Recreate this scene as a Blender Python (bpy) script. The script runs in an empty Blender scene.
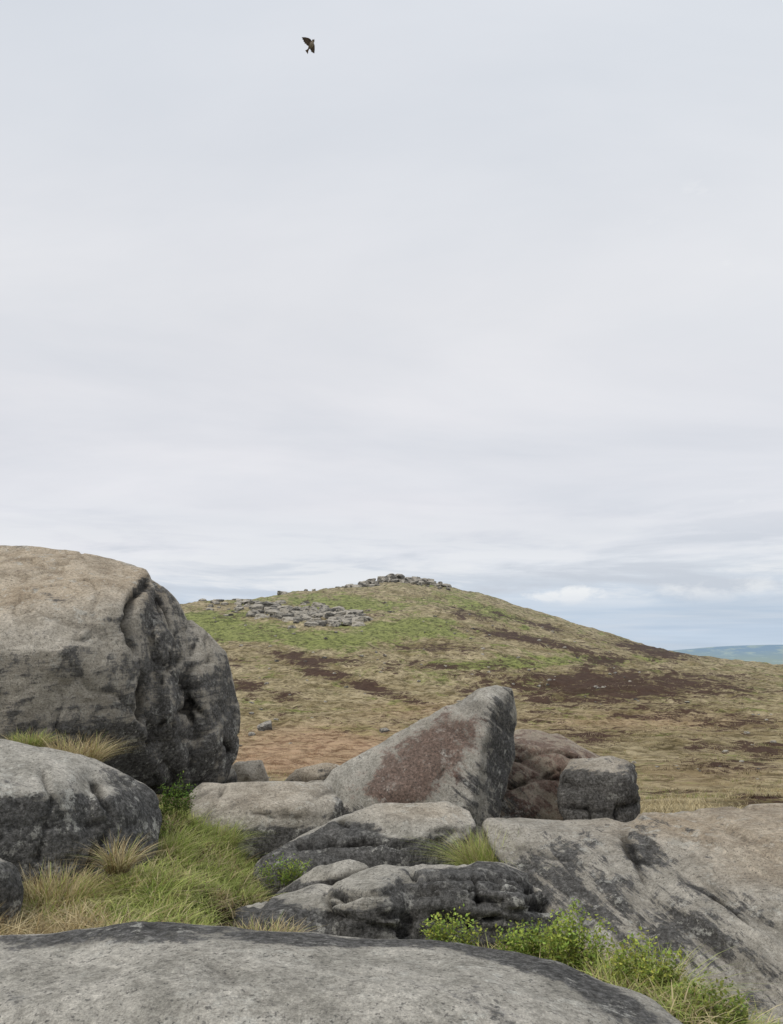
import bpy, bmesh, math, random
import numpy as np
from mathutils import Vector, Matrix
from mathutils.bvhtree import BVHTree
random.seed(7); rng = np.random.default_rng(11)
C = bpy.context.scene.collection
F = 770.0; PITCH = math.radians(10.5); CP, SP = math.cos(PITCH), math.sin(PITCH); CZ = 1.6

def at(px, py, Y):
    a = (px-391.5)/F; b = (512-py)/F
    d = (a, CP-b*SP, SP+b*CP); s = Y/d[1]
    return Vector((d[0]*s, Y, CZ+d[2]*s))
def proj(P):
    x, y, z = P[:,0], P[:,1], P[:,2]-CZ
    dep = np.maximum(y*CP+z*SP, .05); up = -y*SP+z*CP
    return 391.5+F*x/dep, 512-F*up/dep
def rowtan(row):
    b = (512-np.asarray(row, float))/F
    return (SP+b*CP)/(CP-b*SP)

# ---------------- numpy noise ----------------
L2 = rng.random((256,256)); L3 = rng.random((48,48,48))
def vn2(x, y):
    xi = np.floor(x).astype(int); yi = np.floor(y).astype(int); fx = x-xi; fy = y-yi
    fx = fx*fx*(3-2*fx); fy = fy*fy*(3-2*fy); g = lambda i,j: L2[(xi+i)%256,(yi+j)%256]
    return ((g(0,0)*(1-fx)+g(1,0)*fx)*(1-fy)+(g(0,1)*(1-fx)+g(1,1)*fx)*fy)*2-1
def fb2(x, y, o=4):
    s = 0; a = 1
    for k in range(o): s = s+a*vn2(x*2**k+17*k, y*2**k+31*k); a *= .5
    return s/1.9
def vn3(p):
    i = np.floor(p).astype(int); f = p-i; f = f*f*(3-2*f)
    g = lambda a,b,c: L3[(i[:,0]+a)%48,(i[:,1]+b)%48,(i[:,2]+c)%48]
    x,y,z = f[:,0],f[:,1],f[:,2]
    return (((g(0,0,0)*(1-x)+g(1,0,0)*x)*(1-y)+(g(0,1,0)*(1-x)+g(1,1,0)*x)*y)*(1-z)
          +((g(0,0,1)*(1-x)+g(1,0,1)*x)*(1-y)+(g(0,1,1)*(1-x)+g(1,1,1)*x)*y)*z)*2-1
def fb3(p, o=4):
    s = 0; a = 1
    for k in range(o): s = s+a*vn3(p*2**k+13.7*k); a *= .5
    return s/1.9
def sst(x, a, b):
    t = np.clip((x-a)/(b-a), 0, 1); return t*t*(3-2*t)

# ---------------- terrain ----------------
SX = [-400,0,178,240,310,340,400,440,490,520,600,640,690,783,1200]
SY = [640,618,605,599,591,587,582,587,597,606,633,645,656,667,690]
DX = [-400,178,400,520,690,1200]; DYs = [330,340,420,400,300,250]
NY = [0.1,2,4,6,8,10,13,20,30,45,70,110]
NZ = [-1.5,-1.45,-1.38,-1.45,-1.6,-1.85,-2.15,-3.5,-5.1,-7.3,-8.8,-9.0]
_lg = np.linspace(math.log(.1), math.log(110), 600); _tz = np.interp(np.exp(_lg), NY, NZ)
_tz = np.convolve(np.pad(_tz, 12, mode='edge'), np.ones(25)/25, 'valid')
def terr(x, y, noise=True):
    x = np.asarray(x, float); y = np.asarray(y, float)
    r = np.hypot(x, y)+1e-6; th = np.arctan2(x, y); c = np.clip(np.cos(th), .8, 1)
    u = 391.5+F*np.tan(np.clip(th, -1.1, 1.1)); Y = r*c
    Ts = rowtan(np.interp(u, SX, SY)); D = np.interp(u, DX, DYs)
    z = np.interp(np.log(np.clip(Y,.1,110)), _lg, _tz)
    z = z-.42*sst(u/100, 1.7, 2.9)*sst(Y, 3.3, 4.7)*(1-sst(Y, 14, 21))-.35*sst(u/100, 6.5, 7.6)*sst(Y, 2.3, 3.4)*(1-sst(Y, 6, 12))
    t = np.clip((Y-110)/(D-110), 0, 1); T0 = -9.0/110
    T = T0+(Ts-T0)*np.sin(t*math.pi/2)
    z = np.where(Y > 110, Y*T, z); zs = D*Ts
    z = np.where(Y > D, zs+(-135-zs)*(1-np.exp(-(Y-D)/500)), z)
    if noise:
        z = z+fb2(x*.045, y*.045, 5)*np.clip((Y-10)*.013, 0, 2.3)+fb2(x*.25, y*.25, 3)*np.clip((Y-60)*.004, 0, .7)+fb2(x*.9, y*.9, 3)*np.clip(.05+Y*.003, 0, .4)
    z = z+.55*np.exp(-(((x+2.9)/.9)**2+((y-6.9)/.8)**2))
    return z+CZ
def tz(x, y): return float(terr(np.array([x]), np.array([y]))[0])
def ground_px(px, py):
    a = (px-391.5)/F
    Ys = np.exp(np.linspace(math.log(9), math.log(440), 1000))
    b = (512-py)/F; dy = CP-b*SP; X = a/dy*Ys; Z = CZ+(SP+b*CP)/dy*Ys
    g = terr(X, Ys); hit = np.nonzero(g >= Z)[0]
    i = hit[0] if len(hit) else int(np.argmin(Z-g))
    return float(X[i]), float(Ys[i]), float(g[i])

# ---------------- node helper ----------------
class NT:
    def __init__(s, tree): s.t = tree; tree.nodes.clear()
    def n(s, typ, **k):
        o = s.t.nodes.new(typ)
        for a, v in k.items():
            if a[0] == '_': s.put(o.inputs[int(a[1:]) if a[1:].isdigit() else a[1:].replace('_',' ')], v)
            else: setattr(o, a, v)
        return o
    def put(s, inp, v):
        if hasattr(v, 'outputs'): v = v.outputs[0]
        if isinstance(v, bpy.types.NodeSocket): s.t.links.new(v, inp)
        else: inp.default_value = v
    def m(s, op, a, b=0, c=0, clamp=False):
        return s.n('ShaderNodeMath', operation=op, use_clamp=clamp, _0=a, _1=b, _2=c).outputs[0]
    def noise(s, v, scale, detail=4, rough=.55, dist=0):
        return s.n('ShaderNodeTexNoise', _Vector=v, _Scale=scale, _Detail=detail, _Roughness=rough, _Distortion=dist).outputs[0]
    def mr(s, v, a, b, c=0, d=1):
        return s.n('ShaderNodeMapRange', clamp=True, _0=v, _1=a, _2=b, _3=c, _4=d).outputs[0]
    def mix(s, f, a, b, bt='MIX'):
        o = s.n('ShaderNodeMix', data_type='RGBA', blend_type=bt)
        s.put(o.inputs[0], f)
        for i, v in ((6,a),(7,b)):
            if isinstance(v, tuple): v = (*v, 1) if len(v) == 3 else v
            s.put(o.inputs[i], v)
        return o.outputs[2]
    def attr(s, name, out=2): return s.n('ShaderNodeAttribute', attribute_name=name).outputs[out]
    def mapv(s, v, sc=(1,1,1), rot=(0,0,0)):
        return s.n('ShaderNodeMapping', _Vector=v, _Scale=sc, _Rotation=rot).outputs[0]
def newmat(name):
    m = bpy.data.materials.new(name); m.use_nodes = True; return m, NT(m.node_tree)
def finish(t, col, rough=.9, bump=None, spec=.2):
    b = t.n('ShaderNodeBsdfPrincipled'); t.put(b.inputs['Base Color'], col); t.put(b.inputs['Roughness'], rough)
    t.put(b.inputs['Specular IOR Level'], spec)
    if bump is not None: t.put(b.inputs['Normal'], bump)
    o = t.n('ShaderNodeOutputMaterial'); t.put(o.inputs[0], b.outputs[0])

def rock_material(name='gritstone', tilt=.1, streak=.55):
    m, t = newmat(name)
    co = t.n('ShaderNodeTexCoord').outputs['Object']
    n1 = t.noise(co, 1.1, 5, .6, .3); n2 = t.noise(co, 4.2, 9, .72, .3); n3 = t.noise(co, 34, 5, .75); n5 = t.noise(co, 130, 3, .7); n4 = t.noise(co, 55, 3, .6)
    st = t.noise(t.mapv(t.mapv(co, rot=(0,tilt,0)), (1.0,1.6,9)), 1.7, 8, .74, .6)
    dr = t.noise(t.mapv(co, (5,5,.9)), 1.6, 5, .65, .8)
    dk = t.attr('dark'); tn = t.attr('tan'); rd = t.attr('red'); cv = t.attr('cav')
    gz = t.n('ShaderNodeSeparateXYZ', _0=t.n('ShaderNodeNewGeometry').outputs['Normal']).outputs[2]
    h5 = lambda v: t.m('SUBTRACT', v, .5)
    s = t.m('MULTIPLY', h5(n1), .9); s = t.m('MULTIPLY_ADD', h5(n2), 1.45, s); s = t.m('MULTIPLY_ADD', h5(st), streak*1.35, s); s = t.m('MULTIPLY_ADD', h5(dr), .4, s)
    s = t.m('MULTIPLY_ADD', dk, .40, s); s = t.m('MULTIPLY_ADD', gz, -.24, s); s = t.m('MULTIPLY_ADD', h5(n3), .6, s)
    mask = t.mr(s, -.06, .10)
    light = t.mix(t.mr(n2,.38,.62), (.29,.275,.235), (.53,.50,.435))
    light = t.mix(t.m('MULTIPLY', tn, t.mr(n1,.2,.6,.6,1)), light, t.mix(t.mr(n2,.38,.62), (.32,.255,.18), (.54,.455,.34)))
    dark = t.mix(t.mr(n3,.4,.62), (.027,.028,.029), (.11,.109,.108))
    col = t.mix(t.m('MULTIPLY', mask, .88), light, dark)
    rm = t.mr(t.m('ADD', rd, t.m('ADD', t.m('MULTIPLY', h5(n2), 3.0), t.m('MULTIPLY', h5(n3), 1.0))), .30, .62, 0, .84)
    rm = t.m('MULTIPLY', rm, t.mr(rd, .02, .2))
    col = t.mix(rm, col, t.mix(t.mr(n3,.36,.64), (.08,.046,.036), (.19,.12,.092)))
    lich = t.m('MULTIPLY', t.mr(t.noise(co, 9, 6, .75), .55, .60), t.mr(n1,.40,.58))
    col = t.mix(t.m('MULTIPLY', lich, .6), col, (.56,.55,.49))
    col = t.mix(t.mr(n4, .585, .66, 0, .65), col, (.055,.055,.055))
    col = t.mix(1, col, t.mix(t.mr(n3,.3,.7), (.60,.60,.60), (1.36,1.36,1.36)), 'MULTIPLY')
    col = t.mix(1, col, t.mix(t.mr(n5,.3,.7), (.68,.68,.68), (1.32,1.32,1.32)), 'MULTIPLY')
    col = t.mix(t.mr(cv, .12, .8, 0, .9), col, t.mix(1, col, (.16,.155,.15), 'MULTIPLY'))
    h = t.m('MULTIPLY', n2, .95); h = t.m('MULTIPLY_ADD', n3, .28, h); h = t.m('MULTIPLY_ADD', st, streak*.9, h); h = t.m('MULTIPLY_ADD', n5, .08, h)
    b = t.n('ShaderNodeBump', _Strength=.9, _Distance=.045, _Height=h)
    finish(t, col, .92, b.outputs[0], .15); return m

def attr_mat(name, trans=.3):
    m, t = newmat(name)
    c = t.attr('tint', 0)
    n = t.noise(t.n('ShaderNodeTexCoord').outputs['Object'], 25, 2)
    c = t.mix(1, c, t.mix(n, (.75,.75,.75), (1.25,1.25,1.25)), 'MULTIPLY')
    d = t.n('ShaderNodeBsdfPrincipled'); t.put(d.inputs['Base Color'], c); d.inputs['Roughness'].default_value = .6
    d.inputs['Specular IOR Level'].default_value = .25
    tr = t.n('ShaderNodeBsdfTranslucent'); t.put(tr.inputs[0], c)
    mx = t.n('ShaderNodeMixShader'); t.put(mx.inputs[0], trans); t.put(mx.inputs[1], d.outputs[0]); t.put(mx.inputs[2], tr.outputs[0])
    o = t.n('ShaderNodeOutputMaterial'); t.put(o.inputs[0], mx.outputs[0]); return m

def moor_material():
    m, t = newmat('moorland')
    co = t.n('ShaderNodeTexCoord').outputs['Object']
    hz, he, gr, pk, near = t.attr('haze'), t.attr('heather'), t.attr('green'), t.attr('pink'), t.attr('near')
    nb = t.noise(co, .035, 6, .65); nm = t.noise(co, .13, 8, .80, .6); nf = t.noise(co, .6, 7, .82); nn = t.noise(co, 9, 5, .7); nh = t.noise(t.mapv(co,(1,1,1),(0,0,.7)), .075, 8, .8, .8)
    ng = t.noise(t.mapv(co,(1,1,1),(0,0,1.9)), .22, 7, .8, .8)
    h5 = lambda v: t.m('SUBTRACT', v, .5)
    straw = t.mix(t.mr(nm,.42,.57), (.29,.23,.115), (.60,.50,.31))
    straw = t.mix(t.mr(nf,.42,.54), t.mix(1, straw, (.38,.37,.33), 'MULTIPLY'), straw)
    olive = t.mix(t.mr(nf,.42,.54), (.085,.10,.026), (.31,.35,.10))
    g = t.mr(t.m('ADD', t.m('MULTIPLY', gr, .36), t.m('ADD', t.m('MULTIPLY', h5(nh), 2.1), t.m('MULTIPLY', h5(ng), 1.0))), .09, .25)
    col = t.mix(t.m('MULTIPLY', g, .85), straw, olive)
    col = t.mix(t.m('MULTIPLY', pk, t.mr(nm,.3,.6,.4,1)), col, t.mix(t.mr(nf,.42,.54), (.24,.14,.08), (.60,.41,.26)))
    h = t.m('MULTIPLY', h5(nm), 1.9); h = t.m('MULTIPLY_ADD', h5(ng), 2.1, h); h = t.m('MULTIPLY_ADD', h5(nf), 1.0, h); h = t.m('MULTIPLY_ADD', h5(nb), .8, h)
    h = t.m('MULTIPLY_ADD', he, .40, h)
    col = t.mix(t.mr(h, .25, .32, 0, .94), col, t.mix(nf, (.026,.015,.012), (.12,.062,.045)))
    col = t.mix(near, col, t.mix(t.mr(nn,.35,.65), (.018,.017,.008), (.07,.065,.025)))
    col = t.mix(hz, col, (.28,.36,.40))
    bh = t.m('MULTIPLY_ADD', nf, 1.1, t.m('MULTIPLY_ADD', nn, .15, t.m('MULTIPLY', nm, 2.8)))
    b = t.n('ShaderNodeBump', _Strength=.7, _Distance=.8, _Height=bh)
    finish(t, col, .95, b.outputs[0], .1); return m

ROCK = rock_material(); ROCKF = rock_material('bedded_gritstone', .1, .9); ROCKT = rock_material('tilted_gritstone', -.69, 1.2); MOOR = moor_material(); GRASS = attr_mat('grass_blade'); LEAF = attr_mat('leaf', .35)

def tag(o, label, cat, group=None, kind=None):
    if label: o['label'] = label
    if cat: o['category'] = cat
    if group: o['group'] = group
    if kind: o['kind'] = kind
    return o
def fattr(me, name, arr):
    a = me.attributes.new(name, 'FLOAT', 'POINT'); a.data.foreach_set('value', np.ascontiguousarray(arr, dtype=np.float32))
def getco(me):
    a = np.empty(len(me.vertices)*3, np.float32); me.vertices.foreach_get('co', a); return a.reshape(-1,3).astype(float)
def getno(me):
    a = np.empty(len(me.vertices)*3, np.float32); me.vertices.foreach_get('normal', a); return a.reshape(-1,3).astype(float)
def setco(me, P): me.vertices.foreach_set('co', P.astype(np.float32).ravel()); me.update()
def smooth(me): me.polygons.foreach_set('use_smooth', [True]*len(me.polygons))
def blob(px, py, lst):
    w = np.zeros_like(px)
    for b in lst:
        x, y, rx, ry, s = b[:5]; a = math.radians(b[5]) if len(b) > 5 else 0
        dx, dy = px-x, py-y; u = dx*math.cos(a)+dy*math.sin(a); v = -dx*math.sin(a)+dy*math.cos(a)
        w = w+s*np.exp(-((u/rx)**2+(v/ry)**2)**1.2)
    return w

# ---------------- terrain mesh ----------------
fr = np.radians(np.linspace(-44, 44, 430)); bk = np.radians(np.linspace(46, 314, 70)); ths = np.concatenate([fr, bk])
rs = np.concatenate([np.exp(np.linspace(math.log(.8), math.log(105), 200)), np.linspace(107, 470, 230), np.exp(np.linspace(math.log(480), math.log(9000), 40))])
TH, RR = np.meshgrid(ths, rs); X = (RR*np.sin(TH)).ravel(); Yy = (RR*np.cos(TH)).ravel(); Z = terr(X, Yy)
nT, nR = len(ths), len(rs)
vs = np.stack([X, Yy, Z], 1); faces = []
for i in range(nR-1):
    for j in range(nT):
        k = (j+1) % nT; faces.append((i*nT+j, (i+1)*nT+j, (i+1)*nT+k, i*nT+k)[::-1])
vs = np.vstack([vs, [[0,0,tz(0,.1)]]])
for j in range(nT): faces.append((len(vs)-1, (j+1)%nT, j))
me = bpy.data.meshes.new('moorland'); me.from_pydata(vs.tolist(), [], faces); smooth(me)
px, py = proj(vs); frnt = vs[:,1] > 8
HE = [(355,682,70,7,1.6,16),(245,686,20,5,1.2),(288,696,16,5,1.1),(590,676,110,11,1.0,3),(650,650,45,5,1.3,12),(625,692,60,9,.9,5),(530,684,50,8,.8),
      (600,735,50,7,.9),(700,746,40,8,.9),(770,752,30,9,.9),(760,802,35,7,1.3),(700,690,80,16,.7),(500,634,60,5,1,8),(230,618,40,3,.5),(560,647,50,5,.9,12),
      (660,712,70,8,.7),(290,655,60,5,.9,8),(230,662,30,5,.9),(440,648,50,5,.9),(745,725,45,8,.8),(570,700,50,6,.7),(620,660,60,6,.8),(470,615,40,5,.8,15),(720,770,60,8,.7),(690,790,40,5,.6),(540,625,40,4,.9,15),(440,665,60,5,.6),(500,720,50,6,.5),(560,712,90,30,.25)]
GR = [(215,624,45,12,1.4),(270,636,60,8,1.3),(410,628,50,10,1.8),(485,610,50,7,1.0,15),(340,642,45,8,1.4),(520,662,60,6,.9),(360,605,60,8,1.0),(600,660,50,5,.6),(470,665,50,6,.8),(300,600,70,6,.5),(560,690,60,5,.4)]
PK = [(320,745,100,20,1.1),(640,722,120,10,.5),(420,710,60,10,.5),(290,765,70,14,.9),(700,775,80,15,.3)]
fattr(me, 'heather', np.where(frnt, blob(px, py, HE), .25)); fattr(me, 'green', np.where(frnt, blob(px, py, GR), .2))
fattr(me, 'pink', np.where(frnt, np.clip(blob(px, py, PK),0,1), 0))
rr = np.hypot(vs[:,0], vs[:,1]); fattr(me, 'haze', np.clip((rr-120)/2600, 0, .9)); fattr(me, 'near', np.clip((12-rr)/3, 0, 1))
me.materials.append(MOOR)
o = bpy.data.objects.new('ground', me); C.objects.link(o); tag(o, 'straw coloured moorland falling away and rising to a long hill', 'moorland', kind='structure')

# far ridge
gx = np.linspace(-1500, 9000, 160); gy = np.linspace(4200, 9000, 60); GX, GY = np.meshgrid(gx, gy)
u = 391.5+F*GX/6300/1.02
top = np.interp(u, [500,650,700,740,783,900,1200], [668,652,647,645,644,640,650])
zt = rowtan(top)*6300
w = np.exp(-((GY-6300)/1000)**2)
GZ = CZ-140+(zt+140)*w+fb2(GX*.0012, GY*.0012, 5)*12*w
me = bpy.data.meshes.new('far_hills'); W = len(gx)
me.from_pydata(np.stack([GX.ravel(), GY.ravel(), GZ.ravel()], 1).tolist(), [], [(i*W+j, i*W+j+1, (i+1)*W+j+1, (i+1)*W+j) for i in range(len(gy)-1) for j in range(W-1)]); smooth(me)
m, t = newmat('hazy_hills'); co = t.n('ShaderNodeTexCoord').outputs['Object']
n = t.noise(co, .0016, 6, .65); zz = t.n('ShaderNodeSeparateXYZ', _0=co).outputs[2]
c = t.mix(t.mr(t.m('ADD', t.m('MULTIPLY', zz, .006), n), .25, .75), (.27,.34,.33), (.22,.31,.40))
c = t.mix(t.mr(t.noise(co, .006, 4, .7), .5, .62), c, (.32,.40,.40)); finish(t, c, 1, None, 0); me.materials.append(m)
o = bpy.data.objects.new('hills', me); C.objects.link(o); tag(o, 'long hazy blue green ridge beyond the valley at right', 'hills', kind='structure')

# ---------------- near rocks ----------------
BVH = []
def hull_bm(pts):
    bm = bmesh.new(); v = [bm.verts.new(p) for p in pts]
    bmesh.ops.convex_hull(bm, input=v)
    kill = [g for g in bm.verts if not g.link_faces]
    bmesh.ops.delete(bm, geom=kill, context='VERTS'); return bm
def rock(name, label, cat, hulls, vox=None, it=8, a1=.05, f1=1.2, a2=.02, f2=4, a3=.02, fs=9, axis=(-.35,.1,.9), grooves=(), dark=(), tan=(), red=(), d0=0, t0=0, grow=.02, group=None, foot=.35, mat=None, crk=.5, gk=.8):
    verts, faces = [], []
    for h in hulls:
        pts = []; d = h['d']; out = h['out']
        ds = d if isinstance(d, (list, tuple)) else [d]*len(out)
        cx = sum(p[0] for p in out)/len(out); cy = sum(p[1] for p in out)/len(out); sh = h.get('sh', .75); T = h.get('T', 1); ym = max(p[1] for p in out)
        for (x, y), dd in zip(out, ds):
            pts.append(at(x, y, dd)); pts.append(at(cx+(x-cx)*sh, cy+(y-cy)*sh+h.get('drop', 0), dd+T))
            if y > ym-30 and foot: pts.append(pts[-2]-Vector((0,0,foot)))
        for (x, y, dd) in h.get('front', []): pts.append(at(x, y, dd))
        bm = hull_bm(pts); bm.verts.index_update(); k = len(verts)
        verts += [v.co[:] for v in bm.verts]; faces += [[k+v.index for v in f.verts] for f in bm.faces]; bm.free()
    me = bpy.data.meshes.new(name); me.from_pydata(verts, [], faces)
    ob = bpy.data.objects.new(name, me); C.objects.link(ob)
    dep = min(v[1] for v in verts)
    r = ob.modifiers.new('r', 'REMESH'); r.mode = 'VOXEL'; r.voxel_size = vox or max(.012, dep*.0042)
    s = ob.modifiers.new('s', 'SMOOTH'); s.factor = .5; s.iterations = it
    dg = bpy.context.evaluated_depsgraph_get(); me2 = bpy.data.meshes.new_from_object(ob.evaluated_get(dg)); ob.modifiers.clear(); ob.data = me2; me2.name = name
    P = getco(me2); N = getno(me2); sd = np.array([sum(map(ord, label))%37*1.7, 3.1, 5.7])
    ax = Vector(axis).normalized(); b1 = ax.orthogonal().normalized(); b2 = ax.cross(b1)
    Q = np.stack([P@np.array(ax)*fs, P@np.array(b1)*fs*.13, P@np.array(b2)*fs*.13], 1)
    s1 = fb3(P*f1+sd, 3); s2 = fb3(P*f2+sd, 5); s3 = fb3(Q+sd, 4)
    rid = 1-np.abs(fb3(P*f2*.5+sd+9, 3))*2.2; crack = np.clip((rid-.9)/.1, 0, 1)*crk
    d = a1*s1+a2*s2+a3*(s3-.5*np.clip(np.abs(s3)*2, 0, 1))-crack*a2*.8+grow
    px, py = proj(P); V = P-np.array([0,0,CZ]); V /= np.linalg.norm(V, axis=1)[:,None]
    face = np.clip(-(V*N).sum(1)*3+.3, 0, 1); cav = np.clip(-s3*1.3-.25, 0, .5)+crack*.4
    for g in grooves:
        pl, wd, dp = g; best = np.full(len(P), 1e9); wob = 9*s2
        for (x0,y0),(x1,y1) in zip(pl[:-1], pl[1:]):
            dx, dy = x1-x0, y1-y0; tt = np.clip(((px-x0)*dx+(py-y0)*dy)/(dx*dx+dy*dy), 0, 1)
            best = np.minimum(best, np.hypot(px-x0-tt*dx, py-y0-tt*dy))
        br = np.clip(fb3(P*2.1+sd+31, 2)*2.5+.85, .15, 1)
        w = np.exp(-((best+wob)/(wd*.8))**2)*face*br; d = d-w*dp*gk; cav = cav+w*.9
    P2 = P+N*d[:,None]
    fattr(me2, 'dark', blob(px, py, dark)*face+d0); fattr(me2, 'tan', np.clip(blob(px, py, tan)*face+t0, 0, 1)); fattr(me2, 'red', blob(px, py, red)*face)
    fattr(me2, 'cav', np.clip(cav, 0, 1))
    c = P2.mean(0); c[2] = P2[:,2].min()
    BVH.append(BVHTree.FromPolygons([tuple(p) for p in P2], [tuple(p.vertices) for p in me2.polygons]))
    setco(me2, P2-c); ob.location = c; smooth(me2); me2.materials.clear(); me2.materials.append(mat or ROCK)
    tag(ob, label, cat, group); return ob

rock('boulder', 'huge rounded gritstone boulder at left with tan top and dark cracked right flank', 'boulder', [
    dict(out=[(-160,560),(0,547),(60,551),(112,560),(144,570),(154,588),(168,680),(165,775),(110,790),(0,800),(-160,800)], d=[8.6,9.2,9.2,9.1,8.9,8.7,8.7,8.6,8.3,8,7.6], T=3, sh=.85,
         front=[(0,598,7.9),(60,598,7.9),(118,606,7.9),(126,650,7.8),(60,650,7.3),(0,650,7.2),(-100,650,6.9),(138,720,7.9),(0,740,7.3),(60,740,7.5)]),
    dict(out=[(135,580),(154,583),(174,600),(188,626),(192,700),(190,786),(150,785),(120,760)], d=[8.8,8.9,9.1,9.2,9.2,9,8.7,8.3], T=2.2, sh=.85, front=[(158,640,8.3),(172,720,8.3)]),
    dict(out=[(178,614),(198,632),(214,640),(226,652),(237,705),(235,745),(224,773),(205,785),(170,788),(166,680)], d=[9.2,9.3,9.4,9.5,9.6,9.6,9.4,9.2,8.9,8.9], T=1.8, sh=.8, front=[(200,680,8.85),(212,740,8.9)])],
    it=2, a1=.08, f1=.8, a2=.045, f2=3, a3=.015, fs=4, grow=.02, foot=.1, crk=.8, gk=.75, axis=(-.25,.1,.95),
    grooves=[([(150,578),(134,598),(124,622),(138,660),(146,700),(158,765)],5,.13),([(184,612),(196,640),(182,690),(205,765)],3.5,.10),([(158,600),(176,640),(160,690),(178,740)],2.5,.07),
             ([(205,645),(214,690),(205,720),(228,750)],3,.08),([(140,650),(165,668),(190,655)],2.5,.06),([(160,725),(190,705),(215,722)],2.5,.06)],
    dark=[(192,690,48,100,.5),(150,640,22,70,.45),(60,735,90,20,.5),(160,600,18,30,.5),(70,665,80,14,.3),(228,700,14,60,.5),(150,760,40,25,.5),(40,628,70,5,.3)], tan=[(60,572,130,32,1.0),(-60,590,100,40,.8)], t0=.28, d0=-.12)  # dark: right flank's shade painted into the colour, along with stains
rock('boulder', 'broad low grey rock at the left edge below the huge boulder', 'rock', [
    dict(out=[(-120,745),(0,738),(40,746),(95,764),(112,800),(100,870),(40,880),(-120,890)], d=[5.4,5.9,5.9,5.9,5.7,5.3,5,4.7], T=1.6, front=[(0,790,5.0),(50,790,5.1),(-60,800,4.7)]),
    dict(out=[(60,757),(95,764),(132,779),(154,795),(162,820),(146,860),(112,888),(60,885)], d=[5.9,5.9,6.0,6.1,6.0,5.7,5.4,5.2], T=1.3, front=[(100,800,5.4)])],
    it=6, a2=.025, f2=3.2, foot=.15, grooves=[([(42,770),(52,800),(38,860)],4,.07),([(95,785),(112,820),(90,870)],4,.07),([(0,800),(30,806)],3,.04)], dark=[(120,840,55,50,1.3),(15,840,80,36,1.3),(60,870,90,28,1.0),(145,805,20,30,1.0)], axis=(.1,.1,.95), d0=-.15)
rock('boulder', 'small dark rock cut by the left edge beside the dry grass', 'rock', [
    dict(out=[(-60,852),(0,858),(14,870),(21,892),(14,918),(-60,935)], d=4.35, T=.6, front=[(-20,880,4.1)])], dark=[(0,890,40,40,1.0)], foot=.15, it=4)
rock('boulder', 'long flat pale grey rock between the huge boulder and the pointed boulder', 'rock', [
    dict(out=[(187,796),(202,786),(250,787),(300,784),(328,787),(341,803),(336,822),(310,832),(240,840),(198,828)], d=[8.0,8.2,8.3,8.3,8.3,8.0,7.9,7.7,7.6,7.6], T=.9, front=[(230,806,7.7),(302,808,7.7)])],
    it=5, foot=.2, grooves=[([(222,790),(215,812),(205,826)],3,.05),([(250,814),(320,817)],2.5,.03)], dark=[(280,836,80,9,1.5),(205,820,10,12,.5),(338,814,7,18,1.2)], a2=.015, d0=-.45, tan=[(260,795,80,25,.6)])
rock('boulder', 'tall pointed boulder leaning left with a rust brown patch on its face', 'boulder', [
    dict(out=[(322,783),(330,772),(400,732),(445,708),(476,691),(496,686),(512,689),(517,712),(515,755),(505,790),(484,828),(440,826),(395,822),(350,820),(334,810)],
         d=[8.9,9.0,9.3,9.4,9.5,9.6,9.7,9.8,9.8,9.5,9.1,8.8,8.7,8.6,8.7], T=1.2, sh=.8, drop=12, front=[(480,700,9.2),(496,703,9.25),(482,750,8.8),(470,808,8.55),(400,792,8.5)])],
    it=1, a1=.03, a2=.02, f2=4, a3=.03, fs=5, axis=(.55,.1,.8), grow=.015, foot=.45, crk=.2, gk=.5, mat=ROCKT, grooves=[([(395,812),(430,790),(450,760)],2,.03)],
    dark=[(503,760,16,75,1.2),(350,815,40,10,.8),(400,822,80,7,1.1),(430,712,60,8,.4,-28),(470,790,12,20,.3)], red=[(420,765,58,28,.85,-38),(447,740,34,26,.4),(396,790,40,18,.55)], d0=-.38, tan=[(440,740,60,50,.2)])  # dark: tall blob paints the right face's shade into the colour
rock('boulder', 'angular reddish brown slab behind the pointed boulder', 'rock', [
    dict(out=[(500,738),(513,728),(560,731),(604,756),(616,766),(614,800),(600,840),(485,840)], d=[10.9,11.6,11.8,11.4,11.2,11,10.2,10.0], T=.6, front=[(530,806,10.1),(520,745,10.7),(575,752,10.8)])],
    it=1, a1=.01, a2=.012, f2=2, a3=.06, fs=5, axis=(.45,.1,.85), t0=.8, crk=.1, grow=0, red=[(545,765,110,70,.55)], mat=ROCKT, gk=.8, grooves=[([(512,758),(560,750),(605,770)],2,.10),([(510,785),(560,772)],2,.09)], dark=[(585,795,30,30,.7),(506,795,22,34,1.0),(550,775,60,6,.5,8)], d0=-.1)
rock('boulder', 'dark cracked block boulder right of the angular brown slab', 'boulder', [
    dict(out=[(561,776),(572,761),(612,756),(633,765),(639,798),(637,830),(600,835),(564,830),(559,800)], d=[9.9,10.1,10.2,10.1,9.9,9.8,9.5,9.5,9.7], T=.9, front=[(588,770,9.65),(627,778,9.65)])],
    it=2, a2=.035, a3=.08, fs=8, mat=ROCKF, grooves=[([(560,784),(590,790),(638,784)],2.5,.09),([(590,772),(585,795),(592,825)],2,.07),([(612,790),(618,830)],2,.06),([(562,806),(600,812),(638,804)],2,.07)], dark=[(598,808,55,36,1.5),(575,785,20,25,.8),(634,800,14,40,.9)], t0=.5, d0=.05)
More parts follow.
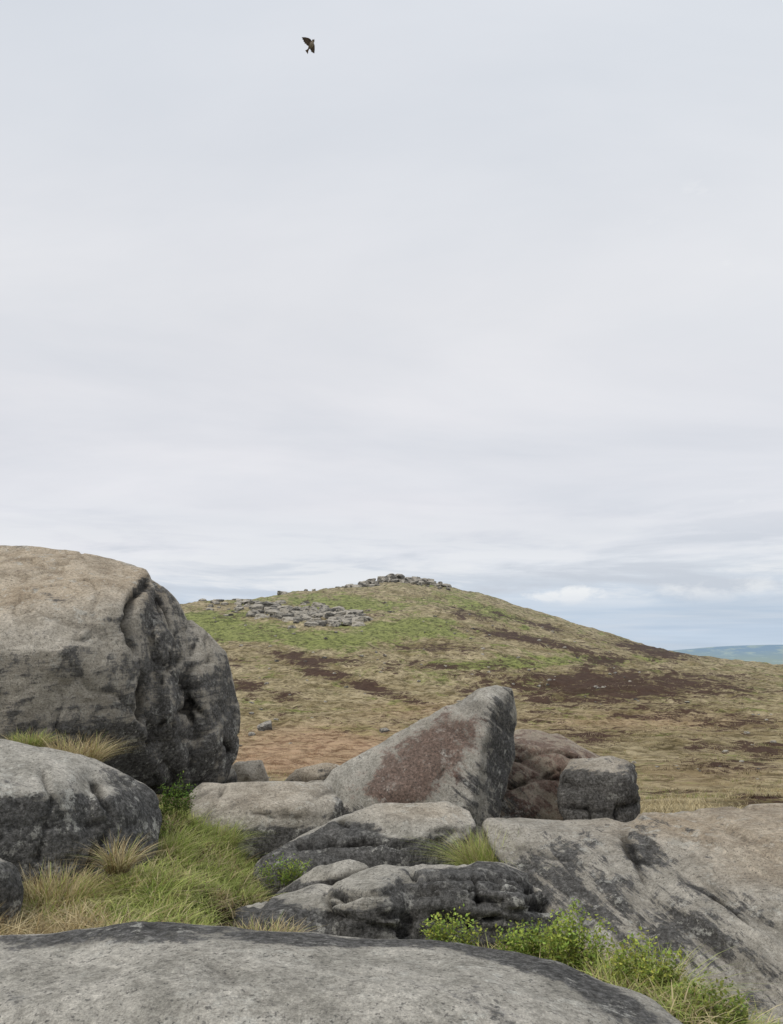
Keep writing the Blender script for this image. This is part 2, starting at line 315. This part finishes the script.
rock('boulder', 'rounded grey rock in the middle with a pale top and dark left slope', 'rock', [
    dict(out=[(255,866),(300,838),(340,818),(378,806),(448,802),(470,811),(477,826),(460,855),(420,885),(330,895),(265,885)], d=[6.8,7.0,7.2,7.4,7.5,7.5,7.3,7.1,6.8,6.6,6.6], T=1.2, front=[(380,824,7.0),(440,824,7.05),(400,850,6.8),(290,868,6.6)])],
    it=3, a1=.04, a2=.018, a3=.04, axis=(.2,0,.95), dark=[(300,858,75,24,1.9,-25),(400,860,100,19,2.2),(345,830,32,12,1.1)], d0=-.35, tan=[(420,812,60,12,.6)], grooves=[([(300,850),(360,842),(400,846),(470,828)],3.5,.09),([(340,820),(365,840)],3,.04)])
rock('boulder', 'dark layered rock with split ledges in front of the middle rock', 'rock', [
    dict(out=[(390,876),(420,866),(500,864),(530,875),(556,896),(562,914),(540,932),(480,948),(400,952)], d=[5.4,5.6,5.8,5.8,5.7,5.5,5.3,5.1,5.0], T=1.0, front=[(450,885,5.2),(520,900,5.2)]),
    dict(out=[(318,905),(335,884),(385,868),(415,870),(425,900),(405,945),(340,950)], d=[5.3,5.4,5.6,5.6,5.4,5.0,5.0], T=.9, front=[(380,890,5.05),(345,905,5.05)]),
    dict(out=[(205,918),(260,903),(320,886),(345,890),(340,950),(240,950),(205,938)], d=[5.6,5.6,5.6,5.4,5.0,5.1,5.3], T=.7, sh=.85, front=[(270,918,5.15)])],
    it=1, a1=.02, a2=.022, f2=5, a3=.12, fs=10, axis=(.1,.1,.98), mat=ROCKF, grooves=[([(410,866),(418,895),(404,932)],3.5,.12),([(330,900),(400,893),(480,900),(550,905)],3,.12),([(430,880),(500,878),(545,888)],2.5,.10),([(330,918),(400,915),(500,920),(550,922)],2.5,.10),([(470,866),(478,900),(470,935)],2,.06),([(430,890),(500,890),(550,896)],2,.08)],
    dark=[(485,905,100,48,2.6),(350,932,80,16,1.3),(255,918,75,24,1.6),(320,890,40,6,.5)], d0=-.16)
rock('boulder', 'small grey slab wedged between the middle rock and the dark layered rock', 'rock', [
    dict(out=[(275,896),(318,868),(350,860),(374,868),(374,890),(310,908),(280,905)], d=6.1, T=.5, front=[(335,876,5.9)])], it=3, dark=[(320,892,60,12,1.4)])
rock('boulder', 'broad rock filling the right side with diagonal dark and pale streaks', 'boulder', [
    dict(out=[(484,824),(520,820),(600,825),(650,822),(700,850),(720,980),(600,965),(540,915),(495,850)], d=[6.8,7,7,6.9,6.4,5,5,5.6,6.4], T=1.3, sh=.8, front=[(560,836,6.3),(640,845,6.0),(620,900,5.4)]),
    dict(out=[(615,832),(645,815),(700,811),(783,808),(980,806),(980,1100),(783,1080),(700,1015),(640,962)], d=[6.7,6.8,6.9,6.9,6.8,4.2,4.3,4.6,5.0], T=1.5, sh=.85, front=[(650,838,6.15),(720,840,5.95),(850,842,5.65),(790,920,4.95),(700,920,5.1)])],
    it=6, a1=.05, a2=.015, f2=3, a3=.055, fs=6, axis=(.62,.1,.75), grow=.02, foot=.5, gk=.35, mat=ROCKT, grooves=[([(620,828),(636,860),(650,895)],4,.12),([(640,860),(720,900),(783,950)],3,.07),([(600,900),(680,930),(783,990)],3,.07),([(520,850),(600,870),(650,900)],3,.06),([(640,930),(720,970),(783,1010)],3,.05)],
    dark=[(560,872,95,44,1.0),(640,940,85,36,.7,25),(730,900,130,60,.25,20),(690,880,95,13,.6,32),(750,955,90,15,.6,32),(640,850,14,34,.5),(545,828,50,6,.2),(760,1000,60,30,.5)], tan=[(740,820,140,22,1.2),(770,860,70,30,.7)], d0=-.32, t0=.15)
rock('boulder', 'long rounded foreground rock with speckled pale grey top along the bottom edge', 'boulder', [
    dict(out=[(-150,955),(0,942),(80,938),(150,926),(200,927),(260,936),(330,940),(400,944),(460,946),(500,952),(560,970),(605,988),(650,1006),(690,1040),(640,1200),(-150,1200)],
         d=[3.0,3.05,3.1,3.15,3.15,3.15,3.15,3.15,3.15,3.1,2.95,2.85,2.7,2.5,2.0,2.0], T=.8, sh=.9, drop=10, front=[(0,1010,2.45),(150,990,2.5),(300,1000,2.45),(450,1000,2.5),(550,1030,2.35),(300,1100,2.05)])],
    vox=.016, it=16, a1=.045, f1=1.5, a2=.014, f2=5, a3=.006, fs=5, axis=(.5,.2,.8), grow=.02, foot=0, crk=.15, dark=[(150,930,170,10,1.5),(320,945,140,9,1.4),(500,960,100,14,1.6,14),(600,1005,80,20,1.4,25),(60,942,90,9,1.1),(420,1000,100,12,.4,12),(10,1000,60,20,.6),(560,985,60,8,.5,20),(230,970,60,8,.4,20)], d0=-.16, grooves=[([(150,930),(180,960),(230,990)],6,.02)])
for lab, out, d, dk, t0 in [('pale stump of rock just right of the huge boulder foot', [(228,772),(236,762),(262,760),(268,778),(262,795),(232,795)], 12.5, -.1, .4),
    ('low brownish rock behind the left foot of the pointed boulder', [(282,785),(295,770),(325,764),(348,768),(350,800),(290,802)], 12, .3, .8),
    ('small dark stone tucked against the right foot of the huge boulder', [(205,780),(216,768),(234,770),(240,786),(225,800),(206,798)], 11, .5, .2),
    ('small grey stone resting at the left foot of the pointed boulder', [(296,786),(312,780),(330,784),(334,800),(300,802)], 9.6, .1, .3)]:
    rock('boulder', lab, 'rock', [dict(out=out, d=d, T=.5, front=[(sum(p[0] for p in out)/len(out), sum(p[1] for p in out)/len(out)-3, d-.2)])], vox=.035, it=3, a1=.03, a2=.02, d0=dk-.15, t0=t0)

# ---------------- far rocks ----------------
far_me = []
for k in range(8):
    bm = bmesh.new(); bmesh.ops.create_cube(bm, size=1.6); bmesh.ops.subdivide_edges(bm, edges=bm.edges[:], cuts=7, use_grid_fill=True)
    r = random.Random(k); planes = [Vector((r.uniform(-1,1), r.uniform(-1,1), r.uniform(-.3,1))).normalized() for _ in range(7)]
    for v in bm.verts:
        c = v.co.copy()
        for p in planes:
            q = c.dot(p)-.72
            if q > 0: c -= p*q*.95
        v.co = c
    me = bpy.data.meshes.new('stone'); bm.to_mesh(me); bm.free()
    P = getco(me); N = getno(me); P += N*(fb3(P*1.7+k*5, 3)*.2)[:,None]; setco(me, P); me.materials.append(ROCK)
    for a, v in (('dark',-.1+.22*(k%4)),('tan',.2),('red',0),('cav',0)): fattr(me, a, np.full(len(P), v))
    far_me.append(me)
def far(px, py, w, label, group, asp=.6, pos=None, name='boulder', rise=.25):
    x, y, z = pos or ground_px(px, py)
    s = w/2*math.hypot(x,y)/F
    o = bpy.data.objects.new(name, random.choice(far_me)); C.objects.link(o)
    o.location = (x, y, z+s*asp*rise); o.scale = (s, s*random.uniform(.7,1), s*asp); o.rotation_euler = (random.uniform(-.15,.15), random.uniform(-.2,.2), random.uniform(-.7,.7)+random.choice((0,3.14)))
    tag(o, label, 'boulder' if name == 'boulder' else 'stone', group); return o
def skypos(px, f=1):
    Y = f*float(np.interp(px, DX, DYs)); x = (px-391.5)/F*Y
    return (x, Y, tz(x, Y))
G1 = 'boulders of the summit outcrop'; l1 = 'grey weathered boulder in the crag on top of the far hill'
for i in range(90):
    px_ = min(448, max(322, random.choice([random.gauss(396,26), random.uniform(330,446), random.gauss(412,16)])))
    far(px_, 0, random.uniform(5,12), l1, G1, random.uniform(.4,.7), skypos(px_, random.uniform(.93,1.0)), rise=.5)
for px_, w in ((350,8),(361,9),(372,10),(382,11),(391,13),(400,13),(408,11),(416,12),(424,11),(431,10),(440,8)):
    far(px_, 0, w, l1, G1, .62, skypos(px_, .985), rise=1.0)
for px_ in (306,314): far(px_, 0, 5, 'small grey boulder on the skyline left of the summit crag', 'skyline stones', .6, skypos(px_, .985), rise=.7)
G2 = 'boulders of the lower left outcrop'; l2 = 'grey boulder in the scattered outcrop below the hill top at left'
for i in range(180):
    a = random.random()**.75; px_ = 200+162*a+random.gauss(0,5); py_ = 603+18*a+random.gauss(0,5)
    far(px_, py_, random.uniform(6,19) if a > .3 else random.uniform(4,10), l2, G2, random.uniform(.4,.65), rise=.05)
for i in range(120):
    px_ = random.uniform(200,640); py_ = random.uniform(max(600,590+(px_-400)*.25), 705)
    far(px_, py_, random.uniform(1.5,5), 'small grey stone lying on the hillside grass', 'stones scattered over the hillside', .5, name='stone')
for i in range(34):
    px_ = random.choice([random.uniform(235,420), random.uniform(620,783)]); py_ = random.uniform(700,790)
    far(px_, py_, random.uniform(2.5,6), 'low grey stone half sunk in the moor grass below the hill', 'stones in the nearer moor grass', .4, name='stone')
for px_, py_, w, lb in ((264,729,18,'pale grey stone in dry grass right of the huge boulder'),(252,735,8,'very small stone left of the pale stone in dry grass'),(384,733,12,'grey stone above the back of the pointed boulder'),(438,716,9,'small grey stone on the slope left of the pointed tip')):
    far(px_, py_, w, lb, None, .55, name='stone')

# ---------------- grass ----------------
def blades_mesh(name, roots, h, w, lean, az, col, curl=.5, S=4):
    n = len(roots); lv = np.linspace(0, 1, S+1); d = np.stack([np.cos(az), np.sin(az), np.zeros(n)], 1)
    side = np.stack([-np.sin(az+rng.normal(0,.8,n)), np.cos(az+rng.normal(0,.8,n)), np.zeros(n)], 1)
    V = []; Cc = []
    for i, t in enumerate(lv):
        off = d*(lean*h*(t*(1-curl)+curl*t*t))[:,None]; up = h*(t-.35*np.minimum(lean,1.4)*t*t)
        c = roots+off; c[:,2] += up; wd = w*(1-t)**.7*.5
        V.append(c-side*wd[:,None]); V.append(c+side*wd[:,None])
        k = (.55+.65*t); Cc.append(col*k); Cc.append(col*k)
    V = np.stack(V, 1).reshape(-1,3); Cc = np.clip(np.stack(Cc, 1).reshape(-1,3), 0, 1); m = 2*(S+1)
    base = np.arange(n)*m; Fc = []
    for i in range(S): Fc.append(np.stack([base+2*i, base+2*i+1, base+2*i+3, base+2*i+2], 1))
    Fc = np.concatenate(Fc); me = bpy.data.meshes.new(name)
    me.vertices.add(len(V)); me.vertices.foreach_set('co', V.astype(np.float32).ravel())
    me.loops.add(Fc.size); me.loops.foreach_set('vertex_index', Fc.ravel().astype(np.int32))
    me.polygons.add(len(Fc)); me.polygons.foreach_set('loop_start', (np.arange(len(Fc))*4).astype(np.int32)); me.update(calc_edges=True)
    a = me.attributes.new('tint', 'FLOAT_COLOR', 'POINT'); a.data.foreach_set('color', np.concatenate([Cc, np.ones((len(Cc),1))], 1).astype(np.float32).ravel())
    me.materials.append(GRASS); smooth(me); return me
STRAW = np.array([.64,.54,.32]); STR2 = np.array([.42,.32,.16]); GRN = np.array([.26,.34,.075]); GR2 = np.array([.50,.55,.17]); BRN = np.array([.12,.07,.04])
def pick(n, ws):
    cols = np.array([STRAW, STR2, GRN, GR2, BRN]); ws = np.array(ws, float)
    k = rng.choice(5, n, p=ws/ws.sum()); return cols[k]*rng.uniform(.6,1.3,(n,1))
def inpoly(x, y, P):
    c = False
    for (x0,y0),(x1,y1) in zip(P, P[1:]+P[:1]):
        if (y0 > y) != (y1 > y) and x < (x1-x0)*(y-y0)/(y1-y0)+x0: c = not c
    return c
ZONES = [[(-80,850),(60,885),(110,890),(150,860),(165,800),(200,830),(290,845),(280,895),(200,925),(210,945),(310,950),(330,1010),(-80,1010)],
         [(440,890),(450,850),(480,838),(530,895)], [(420,950),(560,925),(610,955),(700,1010),(800,1080),(400,1080)]]
R_, H_, W_, L_, A_, K_ = [], [], [], [], [], []
cl = 0
for _ in range(40000):
    y = random.uniform(2.9, 13.5); x = random.uniform(-.66, .62)*y
    z = tz(x, y); ppx, ppy = proj(np.array([[x,y,z]])); ppx, ppy = ppx[0], ppy[0]
    inz = any(inpoly(ppx, ppy, Z_) for Z_ in ZONES)
    if not inz and (y < 8.5 or random.random() < .6): continue
    ok = True
    for b in BVH:
        hd = b.ray_cast(Vector((x, y, 6)), Vector((0,0,-1)))[0]
        if hd is not None and hd.z > z+.02: ok = False; break
    if not ok: continue
    cl += 1; n = random.randint(10,18)
    nn_ = vn2(np.array([x*2.2]), np.array([y*2.2]))[0]; n3_ = vn2(np.array([x*5+9]), np.array([y*5]))[0]
    straw = .27+.6*nn_+.3*n3_+(.5 if ppx < 90 else 0)+(.45 if 210 < ppx < 330 and ppy > 900 else 0)-(.1 if ppx > 400 else 0)
    if not inz: straw = 1.0
    s = min(1, max(.10, straw)); hh = random.uniform(.04,.13)*(1.1+.8*n3_)
    R_.append(np.stack([x+rng.normal(0,.04,n), y+rng.normal(0,.04,n), np.full(n, z-.02)], 1)); H_.append(rng.uniform(.6,1.3,n)*hh+.015)
    W_.append(rng.uniform(.005,.010,n)); L_.append(rng.uniform(.3,2.2,n)); A_.append(rng.uniform(0,6.28,n)); K_.append(pick(n, [s,s*.5,(1-s)*.8,(1-s)*1.3,.05]))
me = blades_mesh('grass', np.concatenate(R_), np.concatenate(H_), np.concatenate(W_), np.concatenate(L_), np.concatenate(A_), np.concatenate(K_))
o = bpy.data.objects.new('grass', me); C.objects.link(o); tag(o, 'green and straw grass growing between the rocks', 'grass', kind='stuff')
# moor tufts
n = 52000
yy = np.exp(rng.uniform(math.log(13), math.log(190), n)); xx = rng.uniform(-.66,.66,n)*yy
cl = fb2(xx*.5, yy*.5, 3); keep = cl > -.15+.3*rng.random(n); xx, yy = xx[keep], yy[keep]; zz = terr(xx, yy)
P0 = np.stack([xx, yy, zz], 1); ppx, ppy = proj(P0); hw = blob(ppx, ppy, HE); pw = blob(ppx, ppy, PK)
rep = 5; P5 = np.repeat(P0, rep, 0); N5 = len(P5); sc = np.clip(P5[:,1]/60, .5, 1.7)
P5[:,:2] += rng.normal(0,.10,(N5,2))*sc[:,None]; P5[:,2] -= .03
u = np.repeat(rng.random(len(P0)), rep); nz = np.repeat(fb2(xx*.12, yy*.12, 4)*1.6, rep); hw5 = np.repeat(hw, rep); pw5 = np.repeat(pw, rep)
PINK = np.array([.64,.44,.27])
cl3 = np.where((u+nz*.6)[:,None] < .62, STRAW*1.0, np.where((u+nz*.6)[:,None] < .86, STR2*1.1, GR2*.65)); cl3 = np.where((pw5 > .3+.5*u)[:,None], PINK, cl3)
cl3 = np.where((hw5*.6+nz > .66)[:,None], BRN*.7, cl3)*rng.uniform(.62,1.2,(N5,1))
me = blades_mesh('moor_grass', P5, rng.uniform(.12,.34,N5)*sc**.5, .010+.03*sc*rng.random(N5), rng.uniform(.3,1.4,N5), rng.uniform(0,6.28,N5), cl3, S=2)
o = bpy.data.objects.new('moor_grass', me); C.objects.link(o); tag(o, 'tufted straw and brown grass covering the moor slope', 'grass', kind='stuff')
# tussocks
def tussock(px, py, Y, wpx, hpx, label, ws, nb=900, group=None):
    p = at(px, py, Y)
    rw = wpx/2*Y/F; hh = hpx*Y/F; a = rng.uniform(0,6.28,nb); r = np.sqrt(rng.random(nb))
    ro = np.stack([np.cos(a)*r*rw*.6, np.sin(a)*r*min(rw,.35)*.5, np.full(nb,-.06)], 1)
    me = blades_mesh('grass_tussock', ro, (hh+.06)*rng.uniform(.35,1.2,nb), rng.uniform(.004,.007,nb), rng.uniform(.2,1.8,nb), a+rng.normal(0,1.0,nb), pick(nb, ws), S=5)
    o = bpy.data.objects.new('grass_tussock', me); o.location = p; C.objects.link(o); tag(o, label, 'grass tussock', group)
tussock(75, 760, 6.6, 75, 28, 'dry straw tussock between the huge boulder and the broad low rock', [1,.7,.05,.15,.05], 1500)
tussock(28, 742, 6.7, 50, 14, 'short greenish tussock at the foot of the huge boulder beside the dry one', [.4,.3,.6,.6,0], 800)
tussock(118, 862, 5.1, 34, 28, 'small straw tuft against the dark end of the broad low rock', [1,.5,.05,.2,0], 400)
tussock(55, 905, 4.8, 80, 38, 'wide pale straw tussock near the left edge above the foreground rock', [1,.6,.1,.25,0], 1500)
tussock(215, 842, 7.3, 64, 22, 'fresh green tussock below the long flat pale rock', [.3,.1,.7,1,0], 900)
tussock(165, 852, 6.1, 60, 26, 'green tussock in the middle of the left grass hollow', [.3,.1,.8,1,0], 900)
tussock(488, 866, 6.5, 70, 34, 'yellow green tussock between the middle rock and the right rock', [.45,.15,.5,1.1,0], 1700)
tussock(655, 1000, 3.7, 60, 45, 'yellow green tussock between the foreground rock and the right rock', [.4,.2,.6,1,0], 600)
tussock(262, 938, 4.8, 100, 16, 'flat bleached tussock behind the hump of the foreground rock', [1,.5,.1,.2,0], 800)
tussock(705, 1022, 3.4, 50, 25, 'sparse brownish tussock in the bottom right gap', [.5,.8,.3,.3,.2], 400)

# bilberry bushes
def bush(px, py, Y, wpx, hpx, label, col, nst=26):
    p = at(px, py, Y); rw = wpx/2*Y/F; hh = hpx*Y/F
    e = bpy.data.objects.new('bilberry_bush', None); C.objects.link(e); e.location = p; tag(e, label, 'bush', 'bilberry bushes among the rocks')
    sv, sf, lv, lf, lc = [], [], [], [], []
    for s in range(nst):
        a = random.uniform(0,6.28); r = math.sqrt(random.random()); b = Vector((math.cos(a)*r*rw*.6, math.sin(a)*r*rw*.4, -.05))
        h = hh*random.uniform(.6,1.25)*(1.1-.4*r)+.05; tip = b+Vector((math.cos(a)*rw*.4*r+random.gauss(0,.02), math.sin(a)*rw*.3*r, h)); k = len(sv); q = Vector((.0015,0,0)); q2 = Vector((0,.0015,0))
        sv += [b-q, b+q, b+q2, tip]; sf += [(k,k+1,k+3),(k+1,k+2,k+3),(k+2,k,k+3)]; sc_ = random.uniform(.65,1.3)
        for l in range(30):
            t = random.uniform(.25,1.04); c = b.lerp(tip, t)+Vector((random.gauss(0,.018), random.gauss(0,.018), random.gauss(0,.010)))
            d = Vector((random.gauss(0,1), random.gauss(0,1), random.uniform(.1,1))).normalized(); sd = d.cross(Vector((random.gauss(0,.3),random.gauss(0,.3),1))).normalized(); nn = d.cross(sd)
            L = random.uniform(.012,.026); w = L*.3; k = len(lv)
            lv += [c, c+d*L*.5+sd*w+nn*w*.4, c+d*L, c+d*L*.5-sd*w+nn*w*.4]; lf += [(k,k+1,k+2),(k,k+2,k+3)]
            f = sc_*random.uniform(.6,1.3)*(.4+.7*t); y_ = random.uniform(.85,1.3); lc += [(col[0]*f*y_, col[1]*f, col[2]*f, 1)]*4
    for nm, v, f, c, m in (('stem', sv, sf, [(.10,.09,.04,1)]*len(sv), GRASS), ('foliage', lv, lf, lc, LEAF)):
        me = bpy.data.meshes.new(nm); me.from_pydata([tuple(x) for x in v], [], f); a = me.attributes.new('tint', 'FLOAT_COLOR', 'POINT'); a.data.foreach_set('color', np.array(c, np.float32).ravel()); me.materials.append(m)
        o = bpy.data.objects.new(nm, me); C.objects.link(o); o.parent = e
BG = (.31,.41,.08)
bush(176, 812, 6.9, 40, 28, 'dark green bilberry bush below the right flank of the huge boulder', (.12,.21,.035), 40)
bush(284, 882, 6.35, 44, 20, 'small green bilberry patch left of the middle rock', (.23,.33,.06), 36)
bush(452, 945, 4.4, 54, 24, 'low green bilberry patch below the dark layered rock', BG, 38)
bush(575, 975, 3.9, 66, 50, 'bright green bilberry bush left of the right rock, tallest of the lower gap', BG, 80)
bush(530, 958, 4.1, 56, 26, 'low bilberry bush just left of the tallest bright green one', (.27,.37,.07), 52)
bush(640, 995, 3.65, 70, 44, 'bilberry bush mixed with yellow grass below the right rock', (.31,.39,.08), 72)
bush(712, 1030, 3.4, 68, 36, 'bilberry bush at the bottom edge under the right rock', (.22,.29,.06), 54)
bush(148, 845, 6.3, 40, 22, 'green bilberry patch at the dark end of the broad low rock', (.22,.31,.06), 30)

# ---------------- bird ----------------
def bird():
    V, Fc = [], []
    def ring(c, rx, rz, n=10):
        k = len(V); V.extend([(c[0]+rx*math.cos(2*math.pi*i/n), c[1], c[2]+rz*math.sin(2*math.pi*i/n)) for i in range(n)]); return k
    prof = [(-.055,.004,.004,0),(-.045,.012,.010,0),(-.02,.021,.020,-.001),(.005,.026,.024,-.002),(.03,.022,.020,0),(.045,.015,.015,.003),(.056,.016,.016,.005),(.068,.012,.012,.005),(.075,.003,.003,.004)]
    ks = [ring((0,y,z), rx, rz) for y, rx, rz, z in prof]
    for a, b in zip(ks[:-1], ks[1:]): Fc.extend([(a+i, a+(i+1)%10, b+(i+1)%10, b+i) for i in range(10)])
    Fc.append(tuple(range(ks[0], ks[0]+10))); Fc.append(tuple(range(ks[-1], ks[-1]+10))[::-1])
    def slab(pts, t=.0045):
        k = len(V); n = len(pts); V.extend([(x,y,z+t/2) for x,y,z in pts]); V.extend([(x,y,z-t/2) for x,y,z in pts])
        Fc.append(tuple(range(k,k+n))); Fc.append(tuple(range(k+n,k+2*n))[::-1]); Fc.extend([(k+i, k+n+i, k+n+(i+1)%n, k+(i+1)%n) for i in range(n)])
    for s, dih in ((-1,.35),(1,.55)):
        w = [(.006,.036),(.03,.050),(.052,.046),(.080,.028),(.112,-.004),(.098,-.006),(.094,-.018),(.080,-.016),(.074,-.030),(.064,-.026),(.056,-.038),(.046,-.030),(.03,-.036),(.006,-.026)]
        slab([(s*x, y, x*dih) for x, y in w])
    slab([(.006,-.04,0),(.012,-.075,0),(.026,-.105,-.001),(.008,-.100,0),(0,-.104,0),(-.008,-.100,0),(-.026,-.105,-.001),(-.012,-.075,0),(-.006,-.04,0)])
    me = bpy.data.meshes.new('b'); me.from_pydata(V, [], Fc); ob = bpy.data.objects.new('flying_bird', me); C.objects.link(ob)
    r = ob.modifiers.new('r','REMESH'); r.mode = 'VOXEL'; r.voxel_size = .0022; s = ob.modifiers.new('s','SMOOTH'); s.iterations = 2
    me2 = bpy.data.meshes.new_from_object(ob.evaluated_get(bpy.context.evaluated_depsgraph_get())); ob.modifiers.clear(); ob.data = me2; smooth(me2)
    m, t = newmat('feathers'); co = t.n('ShaderNodeTexCoord').outputs['Object']; sp = t.n('ShaderNodeSeparateXYZ', _0=co)
    n = t.noise(t.mapv(co, (1,.3,1)), 160, 3); c = t.mix(t.mr(n,.4,.6), (.04,.03,.024), (.13,.095,.065))
    c = t.mix(t.mr(sp.outputs[1], -.045, -.07), c, (.13,.085,.05))
    belly = t.m('MULTIPLY', t.mr(sp.outputs[2], -.006, -.014), .7); c = t.mix(belly, c, (.35,.30,.22)); finish(t, c, .8)
    me2.materials.clear(); me2.materials.append(m)
    bm = bmesh.new(); bmesh.ops.create_cone(bm, segments=8, radius1=.003, radius2=.0003, depth=.012, cap_ends=True)
    bmesh.ops.transform(bm, matrix=Matrix.Translation((0,.080,.003))@Matrix.Rotation(-math.pi/2,4,'X'), verts=bm.verts)
    bk = bpy.data.meshes.new('beak'); bm.to_mesh(bk); bm.free(); m2, t2 = newmat('beak'); finish(t2, (.03,.025,.02,1), .4); bk.materials.append(m2)
    b = bpy.data.objects.new('beak', bk); C.objects.link(b); b.parent = ob
    for s in (-1,1):
        bm = bmesh.new(); bmesh.ops.create_uvsphere(bm, u_segments=8, v_segments=6, radius=.0024); em = bpy.data.meshes.new('eye')
        bmesh.ops.translate(bm, vec=(s*.013,.064,.011), verts=bm.verts); bm.to_mesh(em); bm.free(); em.materials.append(m2); e = bpy.data.objects.new('eye', em); C.objects.link(e); e.parent = ob
    head = Vector((.45,-.05,.80)).normalized(); vd = (at(311,44,9)-Vector((0,0,CZ))).normalized()
    back = (vd-head*vd.dot(head)).normalized(); rt = head.cross(back).normalized(); back = (back+rt*.55).normalized(); rt = head.cross(back).normalized()
    M = Matrix((rt, head, back)).transposed().to_4x4(); M.translation = at(311, 45, 7.6); ob.matrix_world = M
    tag(ob, 'small brown bird flying high in the cloudy sky', 'bird')
bird()

# ---------------- sky & light ----------------
w = bpy.data.worlds.new('World'); bpy.context.scene.world = w; w.use_nodes = True; t = NT(w.node_tree)
SUN_EL, SUN_AZ = math.radians(50), math.radians(225)
co = t.n('ShaderNodeTexCoord').outputs['Generated']; s = t.n('ShaderNodeSeparateXYZ', _0=co); x, y, z = s.outputs[:3]
rp = t.n('ShaderNodeValToRGB'); el = rp.color_ramp.elements
stops = [(0,(.54,.65,.77)),(.03,(.53,.63,.76)),(.062,(.60,.68,.79)),(.10,(.74,.77,.82)),(.2,(.79,.80,.84)),(.42,(.82,.825,.85)),(.75,(.77,.80,.85))]
while len(el) < len(stops): el.new(.5)
for e, (p, c) in zip(el, stops): e.position = p; e.color = (*c, 1)
t.put(rp.inputs[0], z); col = rp.outputs[0]
zc = t.m('ADD', t.m('MAXIMUM', z, 0), .10)
uv = t.n('ShaderNodeCombineXYZ', _0=t.m('DIVIDE', x, zc), _1=t.m('DIVIDE', y, zc), _2=0)
nb = t.noise(t.mapv(uv, (.45,.9,1), (0,0,.25)), 1.0, 6, .55, .4)
nc = t.noise(t.mapv(uv, (.35,.5,1), (0,0,-.4)), .6, 5, .5, .3)
col = t.mix(1, col, t.mix(t.mr(nb,.3,.7), (.86,.88,.905), (1.08,1.065,1.055)), 'MULTIPLY')
col = t.mix(1, col, t.mix(t.mr(nc,.35,.65), (.965,.985,.995), (1.025,1.005,1.0)), 'MULTIPLY')
lv = t.n('ShaderNodeCombineXYZ', _0=t.m('MULTIPLY', x, 4.5), _1=t.m('MULTIPLY', y, 1.5), _2=t.m('MULTIPLY', z, 30))
n2 = t.noise(lv, 1.0, 7, .6, .4)
band = t.m('MULTIPLY', t.mr(z, .055, .08), t.mr(z, .20, .09))
col = t.mix(t.m('MULTIPLY', t.mr(n2,.49,.38), t.m('MULTIPLY', band, .8)), col, (.57,.61,.68))
col = t.mix(t.m('MULTIPLY', t.mr(n2,.49,.58), t.m('MULTIPLY', band, .75)), col, (.86,.87,.89))
lo2 = t.noise(t.n('ShaderNodeCombineXYZ', _0=t.m('MULTIPLY', x, 3), _1=2.0, _2=t.m('MULTIPLY', z, 60)), 1.0, 5, .6, .3)
col = t.mix(t.m('MULTIPLY', t.mr(lo2,.45,.62), t.mr(z, .075, .05, 0, .45)), col, (.70,.74,.80))
pv = t.n('ShaderNodeCombineXYZ', _0=t.m('MULTIPLY', x, 22), _1=7.3, _2=t.m('MULTIPLY', z, 48)); n6 = t.noise(pv, 1.0, 6, .62, .2)
dx_ = t.m('DIVIDE', t.m('SUBTRACT', x, .225), .055); dz_ = t.m('DIVIDE', t.m('SUBTRACT', z, .073), .013)
ell = t.m('ADD', t.m('MULTIPLY', dx_, dx_), t.m('MULTIPLY', dz_, dz_))
p1 = t.m('ADD', n6, t.mr(ell, 0, 2.2, .22, -.35)); p1 = t.m('MULTIPLY', t.mr(p1, .47, .64), t.mr(z, .059, .068))
p2 = t.m('ADD', n6, t.mr(z, .070, .105, .02, -.2)); p2 = t.m('MULTIPLY', t.mr(p2, .45, .65), t.m('MULTIPLY', t.mr(z, .056, .072), t.mr(x, .22, .34, 0, .6)))
col = t.mix(t.m('MULTIPLY', t.m('MAXIMUM', p1, p2), .85), col, t.mix(t.mr(z, .062, .078), (.77,.80,.85), (.90,.91,.92)))
sky = t.n('ShaderNodeTexSky'); sky.sky_type = 'NISHITA'; sky.sun_disc = False; sky.sun_elevation = SUN_EL; sky.sun_rotation = SUN_AZ
sk = t.mix(1, sky.outputs[0], (.1,.1,.1), 'MULTIPLY'); col = t.mix(.05, col, sk)
bg = t.n('ShaderNodeBackground', _1=1.0); t.put(bg.inputs[0], col); o = t.n('ShaderNodeOutputWorld'); t.put(o.inputs[0], bg.outputs[0])
L = bpy.data.lights.new('sun', 'SUN'); L.energy = 1.5; L.angle = math.radians(14); L.color = (1,.95,.88)
lo = bpy.data.objects.new('sun', L); C.objects.link(lo)
sd = Vector((math.sin(SUN_AZ)*math.cos(SUN_EL), math.cos(SUN_AZ)*math.cos(SUN_EL), math.sin(SUN_EL))); lo.rotation_euler = sd.to_track_quat('Z','Y').to_euler(); lo.location = sd*50

cam = bpy.data.cameras.new('camera'); cam.sensor_fit = 'VERTICAL'; cam.sensor_height = 24; cam.lens = 24*F/1024; cam.clip_end = 30000; cam.clip_start = .05
co_ = bpy.data.objects.new('camera', cam); C.objects.link(co_); co_.location = (0,0,CZ); co_.rotation_euler = (math.pi/2+PITCH, 0, 0)
sc = bpy.context.scene; sc.camera = co_; sc.view_settings.view_transform = 'Standard'; sc.view_settings.look = 'None'; sc.view_settings.exposure = 0
